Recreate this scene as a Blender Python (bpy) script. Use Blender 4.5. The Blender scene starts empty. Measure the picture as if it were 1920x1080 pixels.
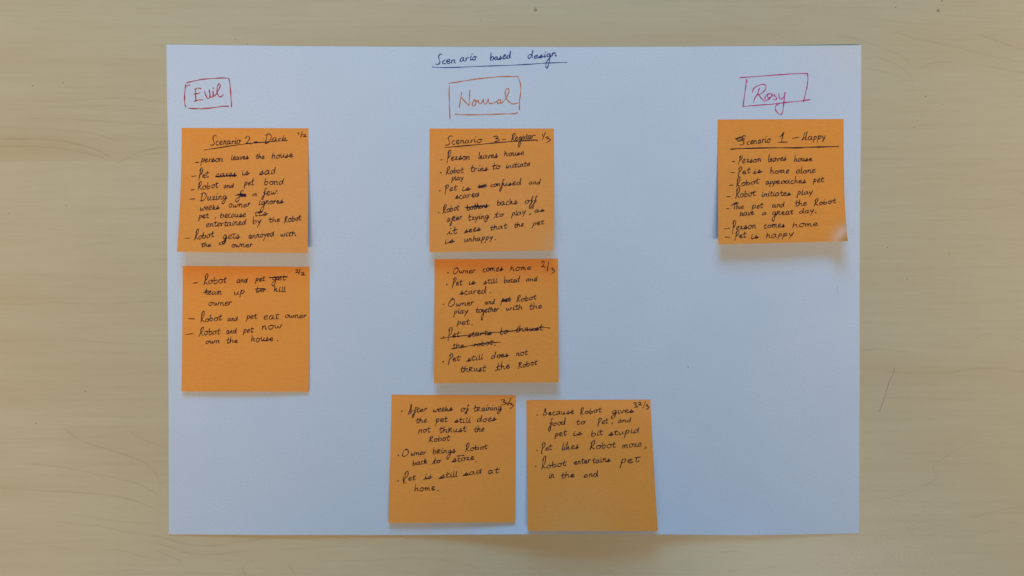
import bpy, math, random
import numpy as np

random.seed(7)
rng = np.random.default_rng(11)
scene = bpy.context.scene
col = scene.collection

# ------------------------------------------------------------------ scale
# An A3 sheet (420 mm wide) spans about 1300 units of the layout grid
# (1920 x 1080 units over the view), so one unit on the table is:
S = 0.420 / 1300.0
H = 1920 * S * 30.0 / 36.0          # camera height for a 30 mm lens on 36 mm


def to_world(px, py, z):
    """layout point at height z above the table -> metres"""
    k = S * (H - z) / H
    return (px - 960.0) * k, (540.0 - py) * k


# ------------------------------------------------------------------ camera
cam_d = bpy.data.cameras.new('camera')
cam_d.lens = 30.0
cam_d.sensor_width = 36.0
cam_d.clip_start = 0.01
cam_d.clip_end = 50.0
cam = bpy.data.objects.new('camera', cam_d)
cam.location = (0, 0, H)
cam.rotation_euler = (0, 0, 0)
col.objects.link(cam)
scene.camera = cam

# ------------------------------------------------------------------ world and lamps
world = bpy.data.worlds.new('World')
scene.world = world
world.use_nodes = True
bg = world.node_tree.nodes['Background']
bg.inputs[0].default_value = (1.0, 0.86, 0.70, 1)
bg.inputs[1].default_value = 0.09


def area(name, loc, target, size, energy, color, size_y=None):
    d = bpy.data.lights.new(name, 'AREA')
    d.energy = energy
    d.color = color
    if size_y:
        d.shape = 'RECTANGLE'
        d.size = size
        d.size_y = size_y
    else:
        d.shape = 'SQUARE'
        d.size = size
    o = bpy.data.objects.new(name, d)
    o.location = loc
    from mathutils import Vector
    v = Vector(target) - Vector(loc)
    o.rotation_euler = v.to_track_quat('-Z', 'Y').to_euler()
    col.objects.link(o)
    return o


def spot(name, loc, target, energy, color, angle, blend=1.0, radius=0.12):
    from mathutils import Vector
    d = bpy.data.lights.new(name, 'SPOT')
    d.energy = energy
    d.color = color
    d.spot_size = math.radians(angle)
    d.spot_blend = blend
    d.shadow_soft_size = radius
    o = bpy.data.objects.new(name, d)
    o.location = loc
    o.rotation_euler = (Vector(target) - Vector(loc)).to_track_quat('-Z', 'Y').to_euler()
    col.objects.link(o)
    return o


# a cool window beyond the upper edge, added warm spots whose gap imitates a shadow at lower centre
area('window_light', (-0.10, 1.50, 0.98), (0.0, -0.05, 0.0), 0.75, 19.5, (0.16, 0.58, 1.0))
spot('added_warm_spot', (-0.66, -1.05, 2.2), (-0.57, 0.0, 0.0), 200.0, (1.0, 0.65, 0.31), 22, 1.0, 0.30)
spot('added_warm_spot', (0.66, -1.00, 2.2), (0.62, 0.10, 0.0), 255.0, (1.0, 0.65, 0.31), 22, 1.0, 0.30)
spot('added_warm_spot', (-0.02, -1.00, 2.2), (-0.05, 0.23, 0.0), 100.0, (1.0, 0.65, 0.31), 16.5, 1.0, 0.25)  # extra fill, added to warm the upper middle between the side spots
# two small ceiling panels that gleam in the lacquer near the lower corners
area('ceiling_panel', (0.80, -0.86, 2.0), (0.16, -0.17, 0.0), 0.24, 5.6, (1.0, 0.95, 0.85))
area('ceiling_panel', (-1.38, -0.86, 2.0), (-0.28, -0.17, 0.0), 0.26, 2.8, (1.0, 0.86, 0.66))

scene.view_settings.view_transform = 'Standard'
scene.view_settings.look = 'None'
scene.view_settings.exposure = 0.13
scene.view_settings.gamma = 1.0
scene.view_settings.use_curve_mapping = False
scene.cycles.use_denoising = True


# ------------------------------------------------------------------ materials
def new_mat(name):
    m = bpy.data.materials.new(name)
    m.use_nodes = True
    nt = m.node_tree
    b = nt.nodes['Principled BSDF']
    return m, nt, b


def noise_node(nt, vec, scale, detail=3, rough=0.5, dist=0.0):
    n = nt.nodes.new('ShaderNodeTexNoise')
    n.inputs['Scale'].default_value = scale
    n.inputs['Detail'].default_value = detail
    n.inputs['Roughness'].default_value = rough
    n.inputs['Distortion'].default_value = dist
    nt.links.new(vec, n.inputs['Vector'])
    return n


def mapping(nt, scale, rot=0.0):
    tc = nt.nodes.new('ShaderNodeTexCoord')
    mp = nt.nodes.new('ShaderNodeMapping')
    mp.inputs['Scale'].default_value = scale
    mp.inputs['Rotation'].default_value = (0, 0, rot)
    nt.links.new(tc.outputs['Object'], mp.inputs['Vector'])
    return mp.outputs['Vector']


def mix_color(nt, fac, a, b):
    m = nt.nodes.new('ShaderNodeMix')
    m.data_type = 'RGBA'
    for sock, v in ((m.inputs[6], a), (m.inputs[7], b)):
        if isinstance(v, tuple):
            sock.default_value = (*v, 1)
        else:
            nt.links.new(v, sock)
    if isinstance(fac, float):
        m.inputs[0].default_value = fac
    else:
        nt.links.new(fac, m.inputs[0])
    return m.outputs[2]


def ramp(nt, src, p0, p1, v0=0.0, v1=1.0):
    r = nt.nodes.new('ShaderNodeMapRange')
    r.inputs[1].default_value = p0
    r.inputs[2].default_value = p1
    r.inputs[3].default_value = v0
    r.inputs[4].default_value = v1
    nt.links.new(src, r.inputs[0])
    return r.outputs[0]


def bump(nt, bsdf, height, strength, dist):
    b = nt.nodes.new('ShaderNodeBump')
    b.inputs['Strength'].default_value = strength
    b.inputs['Distance'].default_value = dist
    nt.links.new(height, b.inputs['Height'])
    nt.links.new(b.outputs[0], bsdf.inputs['Normal'])
    return b


def attr(nt, name):
    a = nt.nodes.new('ShaderNodeAttribute')
    a.attribute_name = name
    return a.outputs['Fac']


def wood_material():
    m, nt, b = new_mat('maple_laminate')
    grain = attr(nt, 'grain')
    tone = attr(nt, 'tone')
    fine = noise_node(nt, mapping(nt, (14, 420, 1)), 1.0, 4, 0.6, 0.2)
    broad = noise_node(nt, mapping(nt, (5, 16, 1)), 1.0, 3, 0.5, 0.4)
    pore = noise_node(nt, mapping(nt, (220, 1600, 1)), 1.0, 2, 0.5)
    c = mix_color(nt, tone, (0.550, 0.492, 0.345), (0.510, 0.424, 0.268))
    c = mix_color(nt, ramp(nt, broad.outputs[0], 0.35, 0.7, 0.0, 0.45), c, (0.56, 0.525, 0.375))
    c = mix_color(nt, ramp(nt, fine.outputs[0], 0.45, 0.75, 0.0, 0.20), c, (0.44, 0.37, 0.225))
    c = mix_color(nt, ramp(nt, pore.outputs[0], 0.52, 0.75, 0.0, 0.12), c, (0.40, 0.335, 0.21))
    c = mix_color(nt, grain, c, (0.22, 0.15, 0.075))
    nt.links.new(c, b.inputs['Base Color'])
    b.inputs['Roughness'].default_value = 0.31
    b.inputs['Specular IOR Level'].default_value = 0.45
    peel = noise_node(nt, mapping(nt, (620, 1150, 1), 0.7), 1.0, 3, 0.6, 0.3)
    bump(nt, b, peel.outputs[0], 0.32, 0.00030)
    return m


def paper_material():
    m, nt, b = new_mat('white_paper')
    n1 = noise_node(nt, mapping(nt, (16, 16, 1)), 1.0, 4, 0.6)
    n2 = noise_node(nt, mapping(nt, (900, 900, 1)), 1.0, 3, 0.6)
    c = mix_color(nt, ramp(nt, n1.outputs[0], 0.3, 0.7), (0.585, 0.690, 0.862), (0.635, 0.733, 0.893))
    c = mix_color(nt, ramp(nt, n2.outputs[0], 0.35, 0.7, 0.0, 0.9), c, (0.555, 0.655, 0.815))
    nt.links.new(c, b.inputs['Base Color'])
    b.inputs['Roughness'].default_value = 0.85
    b.inputs['Specular IOR Level'].default_value = 0.15
    bump(nt, b, n2.outputs[0], 0.35, 0.0002)
    return m


def note_material():
    m, nt, b = new_mat('orange_note_paper')
    n1 = noise_node(nt, mapping(nt, (22, 30, 1)), 1.0, 3)
    fib = noise_node(nt, mapping(nt, (260, 900, 1)), 1.0, 4, 0.6, 0.4)
    c = mix_color(nt, ramp(nt, n1.outputs[0], 0.3, 0.7), (0.870, 0.322, 0.046), (0.900, 0.340, 0.054))
    c = mix_color(nt, ramp(nt, fib.outputs[0], 0.40, 0.72, 0.0, 0.55), c, (0.79, 0.280, 0.042))
    nt.links.new(c, b.inputs['Base Color'])
    b.inputs['Roughness'].default_value = 0.42
    b.inputs['Specular IOR Level'].default_value = 0.6
    bump(nt, b, fib.outputs[0], 0.25, 0.0002)
    return m


def ink_material(name, color, color2, rough=0.55):
    m, nt, b = new_mat(name)
    n = noise_node(nt, mapping(nt, (400, 400, 1)), 1.0, 2)
    c = mix_color(nt, ramp(nt, n.outputs[0], 0.35, 0.7), color, color2)
    nt.links.new(c, b.inputs['Base Color'])
    b.inputs['Roughness'].default_value = rough
    b.inputs['Specular IOR Level'].default_value = 0.15
    return m


WOOD = wood_material()
PAPER = paper_material()
NOTE = note_material()
BLACK = ink_material('black_ink', (0.011, 0.008, 0.020), (0.018, 0.012, 0.030))
NAVY = ink_material('navy_ink', (0.018, 0.034, 0.23), (0.030, 0.048, 0.30))
RED = ink_material('red_ink', (0.42, 0.020, 0.050), (0.52, 0.035, 0.07))
ORANGE = ink_material('orange_ink', (0.50, 0.145, 0.030), (0.60, 0.19, 0.045))
PINK = ink_material('pink_ink', (0.47, 0.025, 0.20), (0.55, 0.040, 0.25))
DIRT = ink_material('dark_dirt', (0.10, 0.085, 0.055), (0.16, 0.135, 0.09))
GREY = ink_material('grey_mark', (0.20, 0.19, 0.185), (0.28, 0.26, 0.25))
SMUDGE = ink_material('grey_smudge', (0.42, 0.45, 0.54), (0.48, 0.52, 0.62))


# ------------------------------------------------------------------ mesh helpers
def mesh_object(name, verts, faces, mat, parent=None, origin=(0, 0, 0), smooth=False):
    me = bpy.data.meshes.new(name)
    v = np.asarray(verts, dtype=np.float64) - np.asarray(origin)
    me.from_pydata([tuple(p) for p in v], [], [tuple(f) for f in faces])
    me.materials.append(mat)
    if smooth:
        for p in me.polygons:
            p.use_smooth = True
    me.update()
    o = bpy.data.objects.new(name, me)
    col.objects.link(o)
    if parent is not None:
        o.parent = parent
    else:
        o.location = origin
    return o


def grid_faces(nx, ny, off=0, flip=False):
    i = np.arange(nx - 1)
    j = np.arange(ny - 1)
    I, J = np.meshgrid(i, j)
    a = (J * nx + I).ravel() + off
    f = np.stack([a, a + nx, a + nx + 1, a + 1], axis=1)   # rows run down the page: this winds up
    return f[:, ::-1] if flip else f


def sheet_mesh(name, X, Y, Z, thick, mat, origin):
    """closed thin sheet with real thickness from a grid of points (rows go down the page)"""
    ny, nx = X.shape
    top = np.stack([X.ravel(), Y.ravel(), Z.ravel()], axis=1)
    bot = top.copy()
    bot[:, 2] -= thick
    n = nx * ny
    faces = list(map(tuple, grid_faces(nx, ny))) + list(map(tuple, grid_faces(nx, ny, n, True)))
    ring = [i for i in range(nx)] + [r * nx + nx - 1 for r in range(1, ny)] + \
           [(ny - 1) * nx + i for i in range(nx - 2, -1, -1)] + [r * nx for r in range(ny - 2, 0, -1)]
    R = len(ring)
    for k in range(R):          # the rim has vertices of its own so that the top face keeps its own normals
        a, b = 2 * n + k, 2 * n + (k + 1) % R
        faces.append((a, b, b + R, a + R))
    o = mesh_object(name, np.concatenate([top, bot, top[ring], bot[ring]]), faces, mat, None, origin, smooth=False)
    me = o.data
    sm = np.zeros(len(me.polygons), dtype=bool)
    sm[:2 * (nx - 1) * (ny - 1)] = True
    me.polygons.foreach_set('use_smooth', sm)
    return o


# ------------------------------------------------------------------ noise in numpy (for wood figure)
def vnoise(x, y, seed):
    r = np.random.default_rng(seed)
    tab = r.random((64, 64))
    xi = np.floor(x).astype(int)
    yi = np.floor(y).astype(int)
    fx = x - xi
    fy = y - yi
    fx = fx * fx * (3 - 2 * fx)
    fy = fy * fy * (3 - 2 * fy)
    a = tab[yi % 64, xi % 64]
    b = tab[yi % 64, (xi + 1) % 64]
    c = tab[(yi + 1) % 64, xi % 64]
    d = tab[(yi + 1) % 64, (xi + 1) % 64]
    return (a * (1 - fx) + b * fx) * (1 - fy) + (c * (1 - fx) + d * fx) * fy


def catmull(pts, n=6):
    p = np.asarray(pts, dtype=float)
    if len(p) < 3:
        t = np.linspace(0, 1, 5)[:, None]
        return p[0] * (1 - t) + p[-1] * t
    P = np.vstack([2 * p[0] - p[1], p, 2 * p[-1] - p[-2]])
    out = []
    for i in range(1, len(P) - 2):
        p0, p1, p2, p3 = P[i - 1], P[i], P[i + 1], P[i + 2]
        for t in np.linspace(0, 1, n, endpoint=False):
            out.append(0.5 * (2 * p1 + (p2 - p0) * t + (2 * p0 - 5 * p1 + 4 * p2 - p3) * t * t
                              + (3 * p1 - p0 - 3 * p2 + p3) * t ** 3))
    out.append(p[-1])
    return np.asarray(out)


# ------------------------------------------------------------------ table
GRAIN_LINES = [  # figure of the laminate: (strength, width, points)
    (.50, 1.5, [(-200, 255), (0, 260), (100, 263), (150, 272), (190, 285), (212, 302)]),
    (.42, 1.4, [(-200, 272), (0, 274), (80, 276), (140, 283), (180, 292), (212, 302)]),
    (.45, 1.4, [(212, 302), (226, 303), (250, 290), (290, 279), (316, 277), (420, 274), (700, 268)]),
    (.25, 1.6, [(219, 304), (240, 298), (280, 289), (330, 286)]),
    (.28, 1.4, [(0, 242), (100, 243), (170, 250), (210, 260), (250, 258), (316, 262), (500, 266)]),
    (.30, 1.4, [(0, 222), (100, 222), (170, 226), (230, 230), (316, 235), (500, 238)]),
    (.22, 1.5, [(0, 205), (60, 203), (150, 200), (230, 198), (316, 207)]),
    (.26, 1.4, [(0, 187), (100, 190), (200, 185), (240, 184), (316, 193), (400, 199)]),
    (.18, 1.6, [(180, 212), (250, 206), (316, 216)]),
    (.17, 1.7, [(100, 405), (180, 396), (250, 391), (316, 388)]),
    (.20, 1.6, [(130, 467), (190, 456), (250, 450), (316, 447)]),
    (.35, 1.4, [(-200, 566), (0, 570), (60, 571), (100, 567), (200, 570), (316, 563), (500, 560)]),
    (.32, 1.4, [(-200, 642), (0, 640), (80, 638), (170, 640), (230, 644), (316, 648)]),
    (.18, 1.6, [(40, 742), (110, 739), (160, 738), (250, 743)]),
    (.14, 1.6, [(75, 776), (140, 776), (230, 775)]),
    (.12, 1.6, [(60, 748), (150, 750), (240, 747)]),
    (.48, 1.4, [(118, 798), (130, 812), (160, 830), (200, 842), (240, 855), (270, 868), (290, 885), (300, 905), (318, 920)]),
    (.35, 1.5, [(40, 868), (80, 872), (140, 880), (200, 893), (260, 908), (316, 940)]),
    (.42, 1.5, [(-200, 905), (0, 915), (68, 920), (74, 918), (82, 921), (150, 924), (230, 933), (280, 950), (320, 970)]),
    (.24, 1.6, [(230, 800), (260, 820), (290, 833), (316, 840)]),
    (.32, 1.5, [(85, 978), (170, 985), (240, 998), (316, 1010), (360, 1020)]),
    (.25, 1.6, [(120, 962), (200, 975), (260, 980), (316, 985)]),
    (.30, 1.5, [(180, 1030), (230, 1033), (270, 1044), (316, 1052)]),
    (.22, 1.6, [(0, 1015), (100, 1025), (150, 1035)]),
    (.20, 1.6, [(180, 1075), (240, 1070), (300, 1075)]),
    (.40, 1.5, [(270, 1000), (300, 1006), (340, 1019), (400, 1023), (470, 1013), (560, 1006)]),
    (.36, 1.5, [(280, 1016), (320, 1026), (360, 1038), (420, 1038), (500, 1028)]),
    (.30, 1.6, [(290, 1030), (320, 1044), (345, 1054)]),
    (.34, 2.0, [(462, 1082), (455, 1066), (462, 1056), (480, 1050)]),
    (.32, 1.8, [(540, 1058), (546, 1068), (556, 1080)]),
    (.20, 2.2, [(520, 1030), (640, 1024), (760, 1022)]),
    (.22, 2.0, [(560, 1050), (680, 1052), (780, 1046), (880, 1060), (905, 1078)]),
    (.24, 2.0, [(985, 1062), (1005, 1070), (1022, 1082)]),
    (.26, 1.8, [(1130, 1066), (1145, 1072), (1155, 1080)]),
    (.24, 1.8, [(1350, 1038), (1365, 1035), (1390, 1032)]),
    (.25, 1.6, [(1600, 940), (1640, 936), (1690, 928), (1735, 910), (1757, 895), (1750, 876), (1765, 862), (1800, 840), (1835, 820)]),
    (.32, 1.5, [(1810, 972), (1840, 966), (1870, 958), (1920, 950), (2000, 945)]),
    (.18, 1.6, [(1600, 1003), (1660, 1004), (1720, 996)]),
    (.18, 1.6, [(1810, 1008), (1860, 996), (1920, 985)]),
    (.25, 1.6, [(1590, 658), (1640, 655), (1665, 656), (1710, 661)]),
    (.28, 2.0, [(1630, 694), (1700, 699), (1770, 700), (1820, 692), (1880, 692), (1920, 698), (2000, 702)]),
    (.18, 2.0, [(1610, 748), (1700, 746), (1780, 748), (1850, 755)]),
    (.16, 1.8, [(1610, 786), (1760, 785)]),
    (.20, 1.6, [(1820, 633), (1880, 630), (1905, 634), (1925, 646)]),
    (.32, 1.5, [(1665, 61), (1690, 63), (1715, 73), (1770, 83), (1850, 103), (1920, 118), (2000, 135)]),
    (.30, 1.5, [(1560, 66), (1600, 72), (1640, 85), (1690, 105), (1712, 129)]),
    (.30, 1.5, [(1630, 102), (1670, 116), (1700, 135), (1714, 157)]),
    (.22, 1.5, [(1620, 128), (1670, 138), (1710, 157)]),
    (.30, 1.5, [(1712, 134), (1745, 119), (1775, 117), (1830, 121), (1920, 137), (2000, 150)]),
    (.36, 1.5, [(1830, 64), (1870, 77), (1920, 95), (2000, 120)]),
    (.18, 1.6, [(1580, 30), (1650, 38), (1740, 46), (1860, 53), (1920, 55)]),
    (.18, 1.6, [(1430, 14), (1550, 14), (1700, 18), (1790, 30), (1920, 38)]),
    (.20, 1.6, [(1885, 342), (1902, 356), (1925, 366)]),
    (.14, 1.8, [(1880, 175), (1920, 182)]),
    (.10, 2.2, [(1610, 275), (1700, 285), (1800, 272), (1920, 285)]),
    (.14, 2.0, [(1610, 395), (1720, 385), (1830, 392), (1920, 380)]),
    (.14, 2.2, [(1620, 440), (1760, 438), (1900, 448), (1990, 450)]),
    (.12, 2.2, [(1620, 500), (1780, 505), (1920, 498)]),
    (.15, 1.8, [(820, 28), (900, 21), (1000, 16), (1080, 8)]),
    (.12, 2.0, [(1010, 30), (1120, 26), (1240, 28), (1330, 38)]),
    (.12, 2.0, [(1060, 10), (1150, 6), (1260, 10), (1350, 24), (1430, 40)]),
    (.13, 2.0, [(1440, 55), (1480, 75), (1530, 84)]),
    (.13, 2.0, [(730, 58), (770, 72), (800, 84)]),
]


def build_table():
    step = 1.6
    xs = np.concatenate([[-2600, -1800, -1200, -800, -500, -350], np.arange(-260, 2181, step),
                         [2270, 2420, 2720, 3120, 3720, 4520]])
    ys = np.concatenate([[-1400, -900, -600, -400, -250], np.arange(-160, 1241, step),
                         [1330, 1480, 1680, 1980, 2480]])
    PX, PY = np.meshgrid(xs, ys)
    # -- growth-ring contours, faint, everywhere
    warp = 90 * vnoise(PX / 420, PY / 150, 3) + 22 * vnoise(PX / 130, PY / 45, 5) + 6 * vnoise(PX / 40, PY / 14, 6)
    f = (PY * 0.75 + warp) / 17.0
    saw = f - np.floor(f)
    line_amp = np.clip(vnoise(PX / 260, PY / 60, 9) - 0.35, 0, 1) * 1.4
    grain = 0.050 * line_amp * np.clip(saw, 0, 1) ** 5
    grain += 0.07 * np.clip(vnoise(PX / 160, PY / 3.2, 12) - 0.5, 0, 1)
    grain += 0.16 * np.clip(vnoise(PX / 38, PY / 2.4, 41) - 0.66, 0, 1) * (0.4 + vnoise(PX / 300, PY / 90, 42))
    # -- the individual lines of the figure
    for strength, width, pts in GRAIN_LINES:
        c = catmull(pts, 14)
        wob = 0.8 * (vnoise(c[:, 0] / 9, c[:, 1] / 9, 21) - 0.5)
        c[:, 1] += wob
        x0, x1 = c[:, 0].min() - 14, c[:, 0].max() + 14
        y0, y1 = c[:, 1].min() - 14, c[:, 1].max() + 14
        ix = np.where((xs >= x0) & (xs <= x1))[0]
        iy = np.where((ys >= y0) & (ys <= y1))[0]
        if len(ix) == 0 or len(iy) == 0:
            continue
        sub = np.ix_(iy, ix)
        gx, gy = PX[sub], PY[sub]
        best = np.full(gx.shape, 1e9)
        side = np.zeros(gx.shape)
        tt = np.zeros(gx.shape)
        for k in range(len(c) - 1):
            a, b = c[k], c[k + 1]
            d = b - a
            L = max(d @ d, 1e-9)
            t = np.clip(((gx - a[0]) * d[0] + (gy - a[1]) * d[1]) / L, 0, 1)
            qx, qy = a[0] + t * d[0], a[1] + t * d[1]
            dist = np.hypot(gx - qx, gy - qy)
            u = dist < best
            best[u] = dist[u]
            side[u] = (gy - qy)[u]
            tt[u] = (k + t[u]) / (len(c) - 1)
        fade = np.clip(np.minimum(tt, 1 - tt) / 0.12, 0.25, 1)
        amp = strength * fade * (0.55 + 0.75 * vnoise(gx / 22, gy / 22, 31))
        core = np.exp(-(best / (width * 0.8)) ** 2)
        halo = np.exp(-(best / (width * 5.0))) * np.where(side < 0, 0.26, 0.10)
        grain[sub] = np.maximum(grain[sub], 0.50 * amp * core + 0.60 * amp * halo)

    # -- broad warmer strips of the veneer leaves
    def band(x0, x1, y0, y1, sx, sy0, sy1):
        return (1 / (1 + np.exp(-(PX - x0) / sx))) * (1 / (1 + np.exp((PX - x1) / sx))) * \
               (1 / (1 + np.exp(-(PY - y0) / sy0))) * (1 / (1 + np.exp((PY - y1) / sy1)))
    tone = 0.15 + 0.5 * (vnoise(PX / 300, PY / 46, 15) - 0.4) + 0.35 * (vnoise(PX / 90, PY / 10, 16) - 0.5)
    tone += 0.55 * band(-400, 190, 215, 303, 30, 22, 0.8)
    tone += 0.30 * band(120, 420, 798, 900, 4, 0.8, 20)
    tone += 0.25 * band(420, 1500, 48, 130, 40, 0.8, 30)
    tone += 0.35 * band(1640, 1980, 62, 110, 30, 2, 14)
    tone += 0.25 * band(1600, 1990, 690, 745, 40, 5, 9)
    tone += 0.30 * band(-100, 330, 510, 545, 30, 8, 8)
    tone -= 0.25 * band(-300, 330, 303, 400, 30, 0.8, 30)
    tone = np.clip(tone, 0, 1)

    X = (PX - 960) * S
    Y = (540 - PY) * S
    ny, nx = X.shape
    n = nx * ny
    top = np.stack([X.ravel(), Y.ravel(), np.zeros(n)], axis=1)
    # edge band of the board
    ring = [i for i in range(nx)] + [r * nx + nx - 1 for r in range(1, ny)] + \
           [(ny - 1) * nx + i for i in range(nx - 2, -1, -1)] + [r * nx for r in range(ny - 2, 0, -1)]
    low = top[ring].copy()
    low[:, 2] = -0.025
    verts = np.concatenate([top, low]).astype(np.float32)
    gf = grid_faces(nx, ny)
    R = len(ring)
    side = np.array([(ring[k], ring[(k + 1) % R], n + (k + 1) % R, n + k) for k in range(R)])
    faces = np.concatenate([gf, side])
    me = bpy.data.meshes.new('table')
    me.vertices.add(len(verts))
    me.vertices.foreach_set('co', verts.ravel())
    me.loops.add(len(faces) * 4)
    me.loops.foreach_set('vertex_index', faces.astype(np.int32).ravel())
    me.polygons.add(len(faces))
    me.polygons.foreach_set('loop_start', np.arange(0, len(faces) * 4, 4, dtype=np.int32))
    me.update(calc_edges=True)
    for nm, arr in (('grain', grain), ('tone', tone)):
        a = me.attributes.new(nm, 'FLOAT', 'POINT')
        a.data.foreach_set('value', np.concatenate([arr.ravel(), np.full(R, 0.1)]).astype(np.float32))
    me.materials.append(WOOD)
    me.validate()
    o = bpy.data.objects.new('table', me)
    col.objects.link(o)
    o['kind'] = 'structure'
    o['label'] = 'pale maple wood table top under the sheet'
    return o


table = build_table()

# ------------------------------------------------------------------ the large sheet
LEFT_EDGE = ([83, 170, 250, 300, 360, 430, 540, 670, 850, 1002], [312, 313, 314.6, 315.6, 314.6, 313.8, 314, 315.6, 316.2, 316.6])
RIGHT_EDGE = ([85, 270, 400, 540, 700, 850, 1000], [1615, 1614, 1612.4, 1611.8, 1612, 1611.5, 1611])
TOP_EDGE = ([312, 420, 560, 700, 900, 1110, 1300, 1500, 1615], [83.3, 84.6, 86.3, 87.2, 88, 88, 87.2, 85.6, 84.7])
BOT_EDGE = ([316, 500, 760, 1000, 1160, 1400, 1500, 1611], [1002, 1003, 1003, 1001.6, 1001.4, 1003.4, 1002, 1000])


def bell(x, c, w):
    return np.exp(-((x - c) / w) ** 2)


def sheet_z(px, py):
    """height of the big sheet above the table (metres) at a layout point"""
    px = np.asarray(px, float)
    py = np.asarray(py, float)
    z = 0.00045
    z = z + 0.0007 * (bell(px, 700, 260) * bell(py, 900, 150) + bell(px, 1330, 240) * bell(py, 620, 200))
    z = z + 0.0004 * bell(px, 470, 130) * bell(py, 830, 70)
    # lower edge stands up a little around the middle, upper right corner too
    ylow = np.clip((py - 770) / 232.0, 0, 1.1)
    z = z + 0.0110 * ylow ** 2 * bell(px, 1080, 185)
    z = z + 0.0016 * np.clip((py - 900) / 102.0, 0, 1.1) ** 2 * bell(px, 1420, 110)
    z = z + 0.0011 * np.clip((py - 900) / 102.0, 0, 1.1) ** 2 * bell(px, 560, 170)
    z = z + 0.0024 * np.clip((190 - py) / 106.0, 0, 1.1) ** 2 * bell(px, 1580, 85)
    z = z + 0.0010 * np.clip((360 - px) / 46.0, 0, 1.1) ** 2 * (bell(py, 300, 60) + bell(py, 740, 120))
    return z


def build_sheet():
    nu, nv = 220, 156
    U, V = np.meshgrid(np.linspace(0, 1, nu), np.linspace(0, 1, nv))
    yl = 83.3 * (1 - V) + 1002 * V
    xl = np.interp(yl, *LEFT_EDGE)
    xr = np.interp(yl, *RIGHT_EDGE)
    px = xl * (1 - U) + xr * U
    py = np.interp(px, *TOP_EDGE) * (1 - V) + np.interp(px, *BOT_EDGE) * V
    Z = sheet_z(px, py)
    X, Y = to_world(px, py, Z)
    o = sheet_mesh('paper_sheet', X, Y, Z, 0.00014, PAPER, (0, 0, 0))
    o['label'] = 'large white sheet of paper lying flat on the pale wooden table'
    o['category'] = 'paper sheet'
    return o


sheet = build_sheet()

# ------------------------------------------------------------------ ink
class Surface:
    """maps layout points to points just above a thing's top face"""
    def __init__(self, zfun, origin, obj):
        self.zfun, self.origin, self.obj = zfun, np.asarray(origin), obj
        self.lift = 0.00005


def ribbon(strokes, width, surf, taper=True):
    """pen strokes -> flat ink ribbons that follow the surface"""
    V, F = [], []
    for k, st in enumerate(strokes):
        p = np.asarray(st, float)
        keep = np.concatenate([[True], np.hypot(*(p[1:] - p[:-1]).T) > 0.05])
        p = p[keep]
        if len(p) < 2:
            p = np.array([p[0], p[0] + [0.6, 0.2]])
        d = np.gradient(p, axis=0)
        d /= np.maximum(np.hypot(d[:, 0], d[:, 1]), 1e-6)[:, None]
        # round ends
        p = np.vstack([p[0] - d[0] * width * 0.42, p[0] - d[0] * width * 0.22, p, p[-1] + d[-1] * width * 0.22, p[-1] + d[-1] * width * 0.42])
        d = np.vstack([d[0], d[0], d, d[-1], d[-1]])
        nrm = np.stack([-d[:, 1], d[:, 0]], axis=1)
        n = len(p)
        w = np.full(n, width * 0.5)
        w *= 1 + 0.26 * np.sin(np.arange(n) * 0.42 + random.random() * 6) + 0.06 * rng.standard_normal(n)
        w[0] = w[-1] = width * 0.16
        w[1] = w[-2] = width * 0.40
        a = p + nrm * w[:, None]
        b = p - nrm * w[:, None]
        q = np.empty((2 * n, 2))
        q[0::2], q[1::2] = a, b
        z = surf.zfun(q[:, 0], q[:, 1]) + surf.lift + (k % 9) * 0.000004 + np.repeat(np.linspace(0, 0.00002, n), 2)
        X, Y = to_world(q[:, 0], q[:, 1], z)
        off = len(V)
        V.extend(np.stack([X, Y, z], axis=1).tolist())
        for i in range(n - 1):
            F.append((off + 2 * i, off + 2 * i + 1, off + 2 * i + 3, off + 2 * i + 2))
    return V, F


def ink(name, strokes, surf, mat, width=2.0, label=None):
    V, F = ribbon(strokes, width, surf)
    o = mesh_object(name, V, F, mat, surf.obj, surf.origin)
    if label:
        o['label'] = label
    return o


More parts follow.
